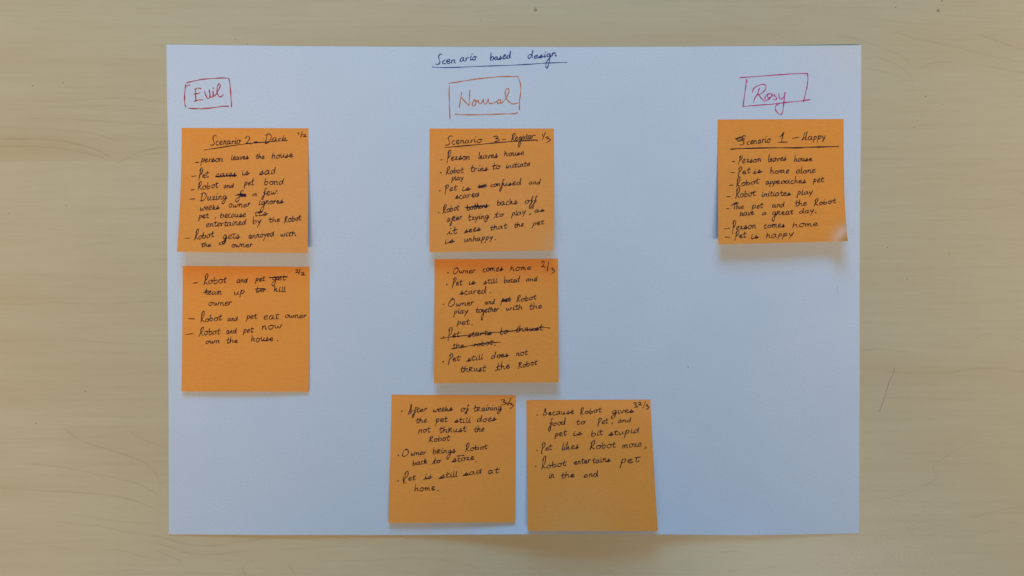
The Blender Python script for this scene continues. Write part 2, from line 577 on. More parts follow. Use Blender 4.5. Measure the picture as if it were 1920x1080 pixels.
# pen shapes: baseline 0, x-height 1, ascender 2, descender -1
G = {
    'a': (.98, [[(.70, .85), (.42, 1), (.10, .62), (.10, .15), (.36, .02), (.68, .5), (.74, .95), (.72, .25), (.95, .06)]]),
    'b': (.84, [[(.10, 2), (.07, 1), (.10, .12), (.38, 0), (.70, .3), (.66, .75), (.42, .9), (.16, .6)]]),
    'c': (.74, [[(.56, .92), (.32, .98), (.06, .55), (.12, .12), (.40, -.02), (.70, .06)]]),
    'd': (.95, [[(.62, .85), (.32, .95), (.06, .5), (.18, .05), (.48, .15), (.72, .9), (.80, 2), (.75, .8), (.80, .06)]]),
    'e': (.76, [[(.06, .40), (.42, .52), (.60, .8), (.38, 1), (.12, .68), (.10, .22), (.34, 0), (.76, .2)]]),
    'f': (.62, [[(.66, 1.8), (.52, 2), (.40, 1.6), (.34, .5), (.28, -.6), (.10, -1), (-.08, -.72), (.16, -.15), (.62, .4)], [(.06, .72), (.64, .84)]]),
    'g': (.90, [[(.68, .85), (.40, 1), (.10, .62), (.18, .15), (.48, .2), (.72, .85), (.70, .2), (.62, -.5), (.38, -1), (.08, -.85), (.14, -.45), (.95, .3)]]),
    'h': (.86, [[(.12, 2), (.10, 1), (.08, 0), (.12, .5), (.40, .95), (.60, .8), (.60, .2), (.86, .06)]]),
    'i': (.44, [[(.12, .95), (.10, .3), (.20, .02), (.42, .2)], [(.18, 1.50), (.24, 1.58)]]),
    'k': (.84, [[(.14, 2), (.10, 1), (.10, .05), (.28, .5), (.54, .92), (.48, .4), (.58, .05), (.84, .15)]]),
    'l': (.40, [[(.16, 2), (.12, 1), (.12, .15), (.26, .02), (.40, .15)]]),
    'm': (1.15, [[(.08, .95), (.10, 0), (.12, .6), (.36, .95), (.46, .6), (.46, .05), (.52, .6), (.78, .95), (.88, .6), (.90, .15), (1.12, .05)]]),
    'n': (.82, [[(.08, .95), (.10, 0), (.12, .55), (.40, .95), (.58, .75), (.58, .15), (.82, .05)]]),
    'o': (.82, [[(.42, 1), (.10, .72), (.10, .22), (.38, 0), (.68, .3), (.66, .8), (.42, 1), (.54, .82), (.84, .84)]]),
    'p': (.80, [[(.20, 1.1), (.12, 0), (.02, -1)], [(.10, .25), (.26, .85), (.54, 1.05), (.70, .7), (.50, .25), (.16, .15)]]),
    'q': (.82, [[(.12, 1.15), (.08, 0)], [(.04, 1.05), (.46, 1.18), (.58, .85), (.16, .52), (.46, .25), (.80, .02)]]),
    'r': (.66, [[(.08, .95), (.12, .06), (.17, .6), (.38, .96), (.56, .84)]]),
    'z': (.74, [[(.05, .82), (.36, .98), (.48, .76), (.16, .10), (.40, .20), (.78, .06)]]),
    's': (.78, [[(-.06, .02), (.22, .5), (.44, 1.05), (.44, .72), (.64, .35), (.50, .03), (.20, .06), (.36, .24), (.84, .34)]]),
    't': (.60, [[(.26, 1.8), (.20, .9), (.20, .15), (.38, .02), (.60, .2)], [(-.08, 1.02), (.26, 1.1), (.62, 1.16)]]),
    'u': (.86, [[(.08, .95), (.10, .25), (.32, .02), (.58, .5), (.64, .95), (.62, .2), (.86, .05)]]),
    'v': (.74, [[(.05, .95), (.14, .4), (.30, .02), (.54, .6), (.56, .95), (.78, .82)]]),
    'w': (1.10, [[(.05, .9), (.10, .3), (.30, .05), (.50, .65), (.54, .3), (.72, .05), (.94, .5), (.94, .95), (1.12, .84)]]),
    'y': (.76, [[(.08, .95), (.14, .45), (.34, .28), (.62, .65)], [(.74, 1), (.50, .15), (.14, -.95)]]),
    'A': (.88, [[(-.04, -.2), (.28, .9), (.54, 2), (.60, .9), (.60, -.1)], [(.10, .55), (.80, .78)]]),
    'B': (.92, [[(.05, 0), (.20, 1), (.36, 2), (.46, 1.4), (.34, 1), (.66, .8), (.74, .35), (.50, .04), (.02, .06)]]),
    'D': (.98, [[(.22, 1.8), (.20, .9), (.18, .1)], [(0, 1.72), (.40, 2), (.82, 1.5), (.78, .6), (.42, .05), (.08, .02)]]),
    'O': (1.18, [[(.62, 1.82), (.28, 1.7), (.03, .8), (.20, .05), (.60, .1), (.98, .9), (.88, 1.7), (.52, 2), (.40, 1.75)]]),
    'P': (.80, [[(.26, 1.8), (.18, .8), (.10, -.55)], [(.02, 1.55), (.32, 2), (.70, 1.8), (.64, 1.2), (.22, .72)]]),
    'R': (.84, [[(.20, 1.85), (.15, .8), (.06, -.12)], [(.02, 1.5), (.36, 2), (.62, 1.8), (.50, 1.2), (.16, .75), (.36, .5), (.80, 0)]]),
    'S': (.86, [[(.78, 1.85), (.52, 2), (.24, 1.7), (.44, 1.1), (.60, .5), (.40, 0), (.06, 0), (0, .15)]]),
    'T': (.56, [[(-.12, 1.62), (.25, 1.85), (.70, 2.02)], [(.34, 1.85), (.30, .9), (.30, 0)]]),
    'H': (.98, [[(.34, 1.8), (.24, .9), (.20, .15), (.0, .25), (.20, .6), (.70, .9)], [(.78, 2), (.68, 1), (.66, .05), (.98, .3)]]),
}
DIG = {
    '1': [[(.2, .35), (.6, 0), (.5, 1)]],
    '2': [[(.05, .3), (.4, 0), (.8, .22), (.5, .65), (.05, .98), (.35, .88), (1, 1)]],
    '3': [[(0, .12), (.5, 0), (.75, .2), (.35, .45), (.85, .55), (.8, .85), (.2, 1)]],
    '3z': [[(0, .2), (.4, 0), (.5, .2), (.3, .4), (.7, .3), (.95, .5), (.6, .8), (.15, 1)]],
}


class Crop:
    """letters are laid out on local rulers: origin and scale in layout units"""
    def __init__(self, ox, oy, span):
        self.o = np.array([ox, oy], float)
        self.s = span / 1920.0

    def pts(self, pts):
        return self.o + np.asarray(pts, float) * self.s

    def word(self, text, x0, y0, x1, y1, xh, asc=None, desc=None):
        asc = asc or xh * 2.0
        desc = desc or xh * 0.9
        wid = [G[c][0] * random.uniform(.88, 1.14) for c in text]
        W = sum(wid)
        low = min(asc, xh * 1.75) if text[0].isupper() else asc    # small letters beside a capital
        first_left = 0.0
        out = []
        x = 0.0
        L = x1 - x0
        slant = 0.11
        for c, adv in zip(text, wid):
            nominal, strokes = G[c]
            fx = adv / nominal
            jx, jy = random.uniform(-.03, .03), random.uniform(-.07, .07)
            sc = random.uniform(.90, 1.14)
            lean = random.uniform(-.06, .08)
            for st in strokes:
                q = []
                for (gx, gy) in st:
                    gx = gx * 0.87 + random.uniform(-.02, .02)
                    gy += random.uniform(-.03, .03)
                    if gy < 0:
                        h = gy * desc
                    elif gy <= 1:
                        h = gy * xh * sc
                    else:
                        h = xh * sc + (gy - 1) * ((asc if c.isupper() else low) - xh * sc)
                    t = (x + gx * fx + jx) / W
                    xx = x0 + t * L + (slant + lean) * h
                    yy = y0 + (y1 - y0) * t - h - jy * xh
                    q.append((xx, yy))
                out.append(catmull(self.pts(q), 5))
            x += adv
        return out

    def line(self, *pts):
        return [catmull(self.pts(pts), 8)]

    def dot(self, x, y, r=7):
        a = np.linspace(0, 2 * math.pi, 8)
        p = np.stack([x + r * 0.55 * np.cos(a), y + r * 0.5 * np.sin(a)], axis=1)
        return [self.pts(p)]

    def digit(self, c, x0, y0, x1, y1):
        out = []
        for st in DIG[c]:
            out.append(catmull(self.pts([(x0 + (x1 - x0) * a, y0 + (y1 - y0) * b) for a, b in st]), 6))
        return out

    def scribble(self, x0, y0, x1, y1, n=7):
        p = []
        for i in range(n):
            t = i / (n - 1)
            p.append((x0 + (x1 - x0) * t + random.uniform(-4, 4), (y0 if i % 2 else y1) + random.uniform(-5, 5)))
        return [catmull(self.pts(p), 5)]


# ------------------------------------------------------------------ sticky notes
NOTE_T = 0.00012


def make_note(corners, exps, lifts, label, shape=2.0, corner=0.0):
    """corners TL TR BR BL; lifts (left, right) of the free lower edge in metres;
    exps: how late the left/right side starts to flare"""
    TL, TR, BR, BL = [np.array(c, float) for c in corners]
    eL, eR = exps
    lL, lR = lifts

    def layout(u, v):
        xl = TL[0] + (BL[0] - TL[0]) * v ** eL
        xr = TR[0] + (BR[0] - TR[0]) * v ** eR
        yt = TL[1] + (TR[1] - TL[1]) * u
        yb = BL[1] + (BR[1] - BL[1]) * u
        return xl + (xr - xl) * u, yt + (yb - yt) * v

    def height(u, v):
        w = np.clip((v - 0.08) / 0.92, 0, 1.05)
        base = (lL * (1 - u) + lR * u) * w ** shape
        base = base + corner * np.clip((u - 0.78) / 0.22, 0, 1) ** 2 * np.clip((v - 0.8) / 0.2, 0, 1) ** 1.5
        belly = 0.0006 * np.sin(np.pi * np.clip(u, 0, 1)) * w ** 1.5
        return base + belly

    def zfun(px, py):
        px = np.asarray(px, float)
        py = np.asarray(py, float)
        u = np.full(px.shape, 0.5)
        v = np.full(px.shape, 0.5)
        for _ in range(6):
            yt = TL[1] + (TR[1] - TL[1]) * u
            yb = BL[1] + (BR[1] - BL[1]) * u
            v = np.clip((py - yt) / (yb - yt), 0, 1)
            xl = TL[0] + (BL[0] - TL[0]) * v ** eL
            xr = TR[0] + (BR[0] - TR[0]) * v ** eR
            u = np.clip((px - xl) / (xr - xl), 0, 1)
        return sheet_z(px, py) + NOTE_T + 0.00006 + height(u, v)

    n = 49
    U, V = np.meshgrid(np.linspace(0, 1, n), np.linspace(0, 1, n))
    px, py = layout(U, V)
    Z = sheet_z(px, py) + NOTE_T + 0.00006 + height(U, V)
    X, Y = to_world(px, py, Z)
    c = (TL + TR + BR + BL) / 4
    ox, oy = to_world(c[0], c[1], 0)
    origin = (float(ox), float(oy), 0.0005)
    o = sheet_mesh('sticky_note', X, Y, Z, NOTE_T, NOTE, origin)
    o['label'] = label
    o['category'] = 'sticky note'
    o['group'] = 'orange sticky notes stuck on the white sheet'
    return Surface(zfun, origin, o)


W_INK = 1.5


def write(surf, rows):
    for r in rows:
        name, strokes = r[0], r[1]
        label = r[2] if len(r) > 2 else None
        width = r[3] if len(r) > 3 else W_INK
        ink(name, strokes, surf, BLACK, width, label)


# ---- dark scenario, first note
n = make_note([(340.4, 239.8), (578.4, 240.5), (576.6, 474.6), (331.6, 472.2)], (2.4, 2.0), (0.0105, 0.0085),
              'orange sticky note headed Scenario 2 - Dark, under the red Evil box', 1.3)
A = Crop(320, 230, 280)
B = Crop(320, 350, 280)
write(n, [
    ('note_title', A.word('S', 515, 292, 590, 285, 52, 128) + A.word('cenario', 580, 288, 905, 270, 48)
     + A.digit('2', 955, 172, 1032, 276) + A.line((1075, 249), (1110, 245))
     + A.word('D', 1205, 268, 1305, 262, 55, 122) + A.word('ark', 1300, 243, 1500, 232, 42, 68)),
    ('title_underline', A.line((435, 352), (520, 338), (820, 292), (1060, 262), (1300, 243), (1500, 230)), None, 1.5),
    ('page_number', A.line((1640, 125), (1646, 160)) + A.line((1692, 117), (1672, 186)) + A.digit('2', 1698, 150, 1745, 182)),
    ('handwriting_line', A.line((315, 512), (360, 510)) + A.word('person', 390, 512, 682, 500, 45, None, 38)
     + A.word('leaves', 778, 478, 1005, 470, 40, 55) + A.word('the', 1095, 464, 1208, 460, 34, 64)
     + A.word('house', 1295, 462, 1580, 440, 44, 74)),
    ('handwriting_line', A.line((272, 690), (330, 685)) + A.word('Pet', 358, 716, 492, 702, 48, 132)
     + A.word('cares', 580, 704, 848, 690, 44) + A.line((575, 690), (700, 680), (850, 674)) + A.line((585, 698), (720, 688), (845, 680))
     + A.word('is', 915, 684, 1015, 664, 46, 64) + A.word('sad', 1142, 668, 1350, 655, 54, 88)),
    ('handwriting_line', A.line((260, 865), (303, 862)) + A.word('Robot', 347, 866, 612, 834, 46, 100)
     + A.word('and', 682, 842, 815, 834, 34, 58) + A.word('pet', 948, 812, 1068, 800, 46, None, 40)
     + A.word('bond', 1202, 800, 1462, 796, 48, 76)),
    ('handwriting_line', B.line((250, 160), (312, 158)) + B.word('D', 372, 182, 470, 178, 50, 105)
     + B.word('uzing', 470, 180, 725, 160, 50, None, 58)
     + B.word('f', 848, 130, 930, 125, 40, 75, 66) + B.scribble(890, 92, 972, 128, 13) + B.scribble(895, 100, 965, 118, 11) + B.line((830, 112), (900, 104), (970, 96))
     + B.word('a', 1050, 116, 1118, 112, 32) + B.word('few', 1180, 112, 1372, 94, 45, 92, 55)),
    ('handwriting_line', B.word('weeks', 372, 312, 628, 288, 46, 62) + B.word('owner', 745, 270, 1028, 258, 44)
     + B.word('ignores', 1130, 236, 1455, 208, 42, 60, 92)),
    ('handwriting_line', B.word('pet', 362, 412, 492, 402, 42, 62, 28) + B.line((580, 394), (570, 416))
     + B.word('because', 635, 402, 972, 388, 42, 62) + B.word('its', 1082, 384, 1258, 362, 38, 56) + B.line((1090, 330), (1170, 318))),
    ('handwriting_line', B.word('entertained', 455, 520, 972, 488, 44, 68) + B.word('by', 1052, 476, 1168, 468, 46, None, 52)
     + B.word('the', 1265, 456, 1408, 452, 35, 62) + B.word('Robot', 1465, 462, 1678, 430, 40, 76)),
    ('handwriting_line', B.line((185, 665), (245, 660)) + B.word('Robot', 306, 682, 556, 648, 46, 130)
     + B.word('gets', 668, 676, 895, 662, 50, 62, 66) + B.line((700, 668), (690, 720), (640, 746), (626, 728), (680, 700))
     + B.word('annoyed', 1002, 668, 1335, 634, 44, 62, 48) + B.word('with', 1415, 642, 1618, 632, 40, 60)),
    ('handwriting_line', B.word('the', 390, 776, 522, 772, 36, 56) + B.word('owner', 780, 782, 1058, 776, 42)),
])

# ---- dark scenario, second note
n = make_note([(342.5, 498.6), (580.6, 500.4), (578.7, 734.4), (340.2, 734)], (1.6, 1.6), (0.0020, 0.0014),
              'orange sticky note listing Robot and pet team up, lowest on the left', 1.3)
C = Crop(320, 490, 280)
D = Crop(320, 610, 280)
write(n, [
    ('page_number', C.digit('2', 1606, 106, 1642, 146) + C.line((1666, 100), (1644, 162)) + C.digit('2', 1674, 140, 1725, 180)),
    ('handwriting_line', C.line((295, 281), (345, 275)) + C.word('Robot', 422, 302, 718, 272, 48, 138)
     + C.word('and', 845, 276, 992, 270, 40, 56) + C.word('pet', 1090, 262, 1212, 252, 40, 62, 26)
     + C.word('get', 1302, 246, 1480, 240, 42, 60, 70) + C.line((1265, 208), (1380, 206), (1500, 200)) + C.line((1280, 213), (1400, 198), (1495, 206))),
    ('handwriting_line', C.word('team', 442, 428, 665, 426, 45, 82) + C.line((422, 402), (520, 388)) + C.word('up', 810, 430, 958, 420, 46, None, 36)
     + C.word('to', 1092, 402, 1215, 392, 42, 80) + C.line((1088, 362), (1150, 350), (1220, 360)) + C.line((1095, 388), (1150, 376), (1225, 362))
     + C.word('kill', 1328, 390, 1480, 396, 44, 68)),
    ('handwriting_line', C.word('owner', 485, 572, 794, 562, 46)),
    ('handwriting_line', C.line((230, 738), (305, 738)) + C.word('Robot', 385, 784, 658, 758, 46, 140)
     + C.word('and', 730, 768, 862, 764, 36, 56) + C.word('pet', 972, 748, 1112, 734, 46, 66, 26)
     + C.word('eat', 1196, 748, 1388, 740, 50, 70) + C.word('owner', 1470, 722, 1748, 732, 40)),
    ('handwriting_line', D.line((195, 120), (285, 105)) + D.word('Robot', 366, 132, 636, 116, 46, 106)
     + D.word('and', 715, 108, 852, 100, 38, 68) + D.word('pet', 932, 102, 1062, 88, 46, 62, 26)
     + D.word('now', 1175, 60, 1442, 34, 46)),
    ('handwriting_line', D.word('own', 446, 238, 638, 230, 38) + D.word('the', 716, 232, 864, 222, 38, 80)
     + D.word('house', 1035, 212, 1325, 198, 46, 76) + D.dot(1372, 197)),
])

# ---- regular scenario, first note
n = make_note([(805.3, 241), (1038.6, 241), (1038.6, 469.4), (805.6, 473)], (1.5, 1.5), (0.0072, 0.0088),
              'orange sticky note headed Scenario 3 - Regular, under the Normal box', 1.35, 0.0016)
E = Crop(795, 230, 260)
F_ = Crop(795, 350, 260)
write(n, [
    ('note_title', E.word('S', 300, 308, 392, 300, 52, 126) + E.word('cenario', 385, 298, 808, 270, 48)
     + E.digit('3', 962, 186, 1048, 262) + E.line((1088, 235), (1130, 230))
     + E.word('R', 1205, 256, 1275, 250, 46, 104) + E.word('egula', 1262, 244, 1490, 220, 46, 68, 96) + E.word('r', 1480, 222, 1562, 218, 46)),
    ('title_underline', E.line((290, 345), (500, 326), (800, 298), (1000, 278), (1200, 262), (1400, 248), (1530, 237), (1575, 250))
     + E.line((1206, 262), (1380, 250), (1560, 240)), None, 1.7),
    ('page_number', E.line((1640, 152), (1648, 190)) + E.line((1680, 136), (1640, 242)) + E.digit('3z', 1682, 195, 1756, 275)),
    ('handwriting_line', E.dot(240, 515, 10) + E.word('Pezson', 318, 524, 642, 510, 50, 140, 50)
     + E.word('leaves', 748, 504, 1026, 484, 50, 92) + E.word('house', 1110, 468, 1386, 444, 46, 76)),
    ('handwriting_line', E.dot(232, 693, 10) + E.word('Robot', 302, 716, 552, 690, 46, 106)
     + E.word('tries', 640, 682, 892, 664, 46, 100) + E.word('to', 945, 652, 1062, 634, 38, 94) + E.line((950, 596), (1020, 586))
     + E.word('initiate', 1135, 634, 1472, 598, 40, 70)),
    ('handwriting_line', E.word('play', 382, 800, 548, 792, 40, 56, 28)),
    ('handwriting_line', E.dot(218, 940, 10) + E.word('Pet', 288, 956, 456, 936, 46, 92, 62)
     + E.word('is', 522, 946, 650, 930, 42, 64) + E.word('con', 752, 906, 870, 888, 34) + E.scribble(752, 872, 830, 900, 9) + E.line((748, 890), (870, 874))
     + E.word('con', 920, 892, 1062, 878, 38) + E.word('fused', 1060, 880, 1352, 856, 42, 96, 74)
     + E.word('and', 1450, 856, 1616, 850, 34, 72)),
    ('handwriting_line', F_.word('scared', 436, 172, 772, 138, 46, 56)),
    ('handwriting_line', F_.dot(202, 355, 9) + F_.word('Robot', 256, 372, 486, 322, 46, 124)
     + F_.word('bothers', 590, 330, 890, 286, 46, 82) + F_.line((565, 290), (720, 276), (905, 264)) + F_.line((575, 284), (740, 280), (890, 268))
     + F_.word('backs', 1010, 262, 1295, 240, 48, 76) + F_.word('off', 1395, 238, 1556, 214, 42, 92, 78)),
    ('handwriting_line', F_.word('after', 316, 490, 528, 452, 40, 62, 62) + F_.word('tzying', 612, 470, 905, 432, 44, 92, 46)
     + F_.word('to', 985, 430, 1112, 404, 36, 84) + F_.line((968, 436), (1010, 400)) + F_.word('play', 1216, 404, 1412, 378, 42, 66, 34) + F_.line((1476, 370), (1462, 394))
     + F_.word('as', 1530, 360, 1674, 340, 36)),
    ('handwriting_line', F_.word('it', 340, 660, 465, 644, 44, 104) + F_.line((318, 664), (350, 630)) + F_.word('sees', 562, 640, 792, 604, 46)
     + F_.word('that', 916, 604, 1152, 572, 40, 66) + F_.word('the', 1250, 572, 1388, 542, 36, 66)
     + F_.word('pet', 1502, 546, 1664, 514, 40, 56, 26)),
    ('handwriting_line', F_.word('is', 285, 794, 428, 772, 46, 56) + F_.word('unhappy', 556, 768, 956, 732, 46, 78, 34) + F_.dot(988, 735)),
])

# ---- regular scenario, second note
n = make_note([(814.8, 486), (1046.6, 485.2), (1047.4, 717), (813.6, 718.6)], (1.4, 1.4), (0.0056, 0.0064),
              'orange sticky note with two crossed-out lines, between the Regular note and the bottom pair', 1.3)
Gc = Crop(800, 480, 260)
Hc = Crop(800, 595, 260)
write(n, [
    ('page_number', Gc.digit('2', 1588, 72, 1640, 156) + Gc.line((1686, 86), (1678, 140), (1668, 206)) + Gc.digit('3z', 1724, 164, 1774, 246)),
    ('handwriting_line', Gc.dot(295, 235, 10) + Gc.word('O', 364, 244, 455, 244, 42, 84) + Gc.word('wner', 450, 244, 684, 232, 40)
     + Gc.word('comes', 776, 220, 1060, 204, 46) + Gc.word('home', 1156, 208, 1448, 194, 42, 66)),
    ('handwriting_line', Gc.dot(278, 390, 10) + Gc.word('Pet', 356, 414, 492, 402, 44, 112, 46)
     + Gc.word('is', 580, 404, 684, 388, 42, 60) + Gc.word('still', 784, 392, 978, 370, 42, 62)
     + Gc.word('bozed', 1070, 374, 1290, 358, 42, 88) + Gc.word('and', 1375, 352, 1532, 348, 36, 70)),
    ('handwriting_line', Gc.word('scared', 460, 538, 835, 520, 48, 104) + Gc.dot(880, 507)),
    ('handwriting_line', Gc.dot(235, 668, 10) + Gc.word('O', 300, 702, 408, 698, 46, 110) + Gc.word('wner', 402, 696, 658, 678, 44)
     + Gc.word('and', 806, 668, 948, 660, 36, 70) + Gc.word('pet', 1032, 642, 1166, 630, 42, 66, 44) + Gc.scribble(1050, 604, 1110, 632, 9) + Gc.line((1030, 622), (1165, 606))
     + Gc.word('Robot', 1246, 640, 1518, 596, 38, 88)),
    ('handwriting_line', Gc.word('play', 378, 802, 578, 788, 42, 64, 44) + Gc.word('to', 682, 788, 775, 782, 42, 76) + Gc.word('gether', 765, 782, 1004, 768, 42, 68, 108)
     + Gc.word('with', 1100, 756, 1334, 738, 42, 70) + Gc.word('the', 1420, 746, 1608, 718, 42, 92)),
    ('handwriting_line', Hc.word('pet', 416, 108, 598, 98, 46, 76, 22) + Hc.dot(628, 98)),
    ('handwriting_line', Hc.dot(232, 270) + Hc.word('Pet', 292, 292, 464, 268, 46, 146, 62) + Hc.word('starts', 568, 274, 904, 238, 46, 72)
     + Hc.word('to', 1010, 242, 1138, 212, 38, 110) + Hc.word('thqust', 1236, 206, 1612, 176, 44, 92)
     + Hc.line((195, 293), (300, 276), (470, 258), (700, 234), (900, 212), (1100, 198), (1280, 180), (1440, 168), (1590, 142), (1705, 148)) + Hc.line((195, 291), (255, 282)),
     'handwritten line crossed out with a long stroke'),
    ('handwriting_line', Hc.word('the', 366, 428, 528, 412, 36, 66) + Hc.word('robot', 648, 408, 922, 376, 44, 66) + Hc.dot(950, 388)
     + Hc.line((345, 437), (410, 428), (480, 420), (560, 400), (650, 385), (780, 368), (900, 352), (1022, 345)),
     'short handwritten line crossed out'),
    ('handwriting_line', Hc.dot(228, 613, 11) + Hc.word('Pet', 296, 622, 466, 596, 46, 114, 68) + Hc.word('still', 552, 614, 784, 576, 44, 70)
     + Hc.word('does', 890, 578, 1138, 542, 46, 94) + Hc.word('not', 1240, 534, 1398, 520, 44, 84)),
    ('handwriting_line', Hc.word('thqust', 466, 760, 822, 742, 48, 88) + Hc.word('the', 968, 738, 1158, 702, 42, 108) + Hc.line((946, 744), (990, 716))
     + Hc.word('Robot', 1270, 704, 1526, 654, 42, 82)),
])

# ---- bottom left of the pair
n = make_note([(734.2, 740), (967.2, 741), (965.6, 979.2), (728.2, 980.6)], (1.15, 1.2), (0.0030, 0.0018),
              'orange sticky note beginning After weeks of training, left of the bottom pair', 1.3)
I = Crop(720, 735, 260)
J = Crop(720, 860, 260)
write(n, [
    ('page_number', I.digit('3', 1618, 104, 1690, 180) + I.dot(1690, 160, 4) + I.line((1698, 130), (1712, 182)) + I.line((1762, 86), (1735, 135), (1712, 184)) + I.digit('3z', 1736, 152, 1796, 228)),
    ('handwriting_line', I.dot(247, 265, 10) + I.word('After', 338, 300, 604, 262, 42, 138, 66)
     + I.word('weeks', 674, 278, 950, 262, 46, 66) + I.word('of', 1060, 272, 1172, 264, 42, 88, 36)
     + I.word('tqaining', 1240, 268, 1638, 246, 44, 92, 50)),
    ('handwriting_line', I.word('the', 442, 430, 602, 414, 40, 70) + I.word('pet', 714, 424, 884, 408, 44, 76, 44)
     + I.word('still', 978, 424, 1202, 424, 44, 72) + I.word('does', 1286, 418, 1558, 398, 42, 88)),
    ('handwriting_line', I.word('not', 476, 574, 642, 552, 48, 72) + I.word('thqust', 760, 562, 1140, 546, 48, 84) + I.word('the', 1246, 560, 1392, 542, 40, 86)),
    ('handwriting_line', I.word('Robot', 616, 694, 912, 668, 42, 78)),
    ('handwriting_line', I.dot(200, 878, 10) + I.word('O', 250, 890, 360, 888, 44, 100) + I.word('wner', 368, 884, 588, 864, 42)
     + I.word('bqings', 672, 862, 998, 836, 46, 88, 84) + I.word('Robot', 1126, 824, 1434, 782, 38, 114)),
    ('handwriting_line', J.word('back', 396, 98, 598, 66, 44, 72) + J.word('to', 684, 72, 792, 50, 36, 92) + J.line((668, 72), (700, 46))
     + J.word('s', 942, 48, 1015, 42, 44) + J.word('toze', 1018, 44, 1252, 8, 44, 88) + J.line((1010, -36), (1060, -42), (1112, -44)) + J.dot(1275, 42)),
    ('handwriting_line', J.dot(193, 310, 10) + J.word('Pet', 270, 314, 438, 290, 46, 132, 56) + J.line((300, 340), (270, 320), (266, 250))
     + J.word('is', 566, 290, 672, 270, 44, 74) + J.line((548, 292), (590, 262)) + J.word('still', 780, 278, 1022, 246, 46, 82) + J.line((758, 278), (800, 248))
     + J.word('sad', 1110, 240, 1360, 206, 46, 66) + J.line((1094, 236), (1140, 206)) + J.word('at', 1436, 212, 1594, 192, 42, 86)),
    ('handwriting_line', J.word('home', 416, 458, 718, 434, 48, 96) + J.dot(748, 440)),
])

# ---- bottom right of the pair
n = make_note([(986.9, 750), (1219.6, 749.2), (1233.4, 995.6), (989.2, 995)], (1.1, 1.15), (0.0036, 0.0068),
              'orange sticky note beginning Because Robot gives food, right of the bottom pair', 1.3)
K = Crop(980, 740, 260)
L_ = Crop(980, 865, 260)
write(n, [
    ('page_number', K.digit('3', 1536, 110, 1588, 176) + K.dot(1592, 170, 4) + K.digit('2', 1600, 104, 1648, 146) + K.line((1702, 94), (1666, 186)) + K.digit('3z', 1704, 138, 1752, 206)),
    ('handwriting_line', K.dot(200, 280, 10) + K.word('Because', 282, 288, 714, 262, 44, 94)
     + K.word('Robot', 796, 278, 1090, 242, 38, 94) + K.word('gives', 1232, 268, 1544, 244, 46, 50, 66)),
    ('handwriting_line', K.word('food', 364, 432, 602, 416, 42, 100, 80) + K.word('to', 748, 414, 872, 400, 38, 68)
     + K.word('Pet', 1036, 414, 1188, 396, 42, 84, 44) + K.line((1244, 390), (1237, 406)) + K.word('and', 1315, 388, 1508, 378, 34, 68)),
    ('handwriting_line', K.word('pet', 446, 578, 602, 562, 46, 72, 34) + K.word('is', 696, 574, 828, 552, 42, 78)
     + K.word('bit', 950, 580, 1116, 552, 44, 84) + K.word('stupid', 1190, 574, 1628, 520, 46, 66, 46)),
    ('handwriting_line', K.dot(200, 770, 10) + K.word('Pet', 260, 780, 408, 762, 46, 118, 66)
     + K.word('likes', 540, 770, 778, 744, 46, 106) + K.word('Robot', 930, 764, 1290, 726, 46, 128)
     + K.word('moze', 1378, 744, 1648, 716, 48) + K.line((1706, 718), (1704, 732), (1690, 754))),
    ('handwriting_line', L_.dot(180, 70, 10) + L_.word('Robot', 262, 106, 606, 58, 46, 172) + L_.word('enter', 710, 46, 945, 22, 46, 82)
     + L_.word('tains', 968, 24, 1218, 2, 44, 76) + L_.word('pet', 1350, 38, 1618, 8, 56, 72, 56)),
    ('handwriting_line', L_.word('in', 362, 240, 440, 226, 52, 78) + L_.word('the', 536, 234, 724, 214, 42, 84) + L_.word('end', 846, 226, 1054, 208, 46, 92)),
])

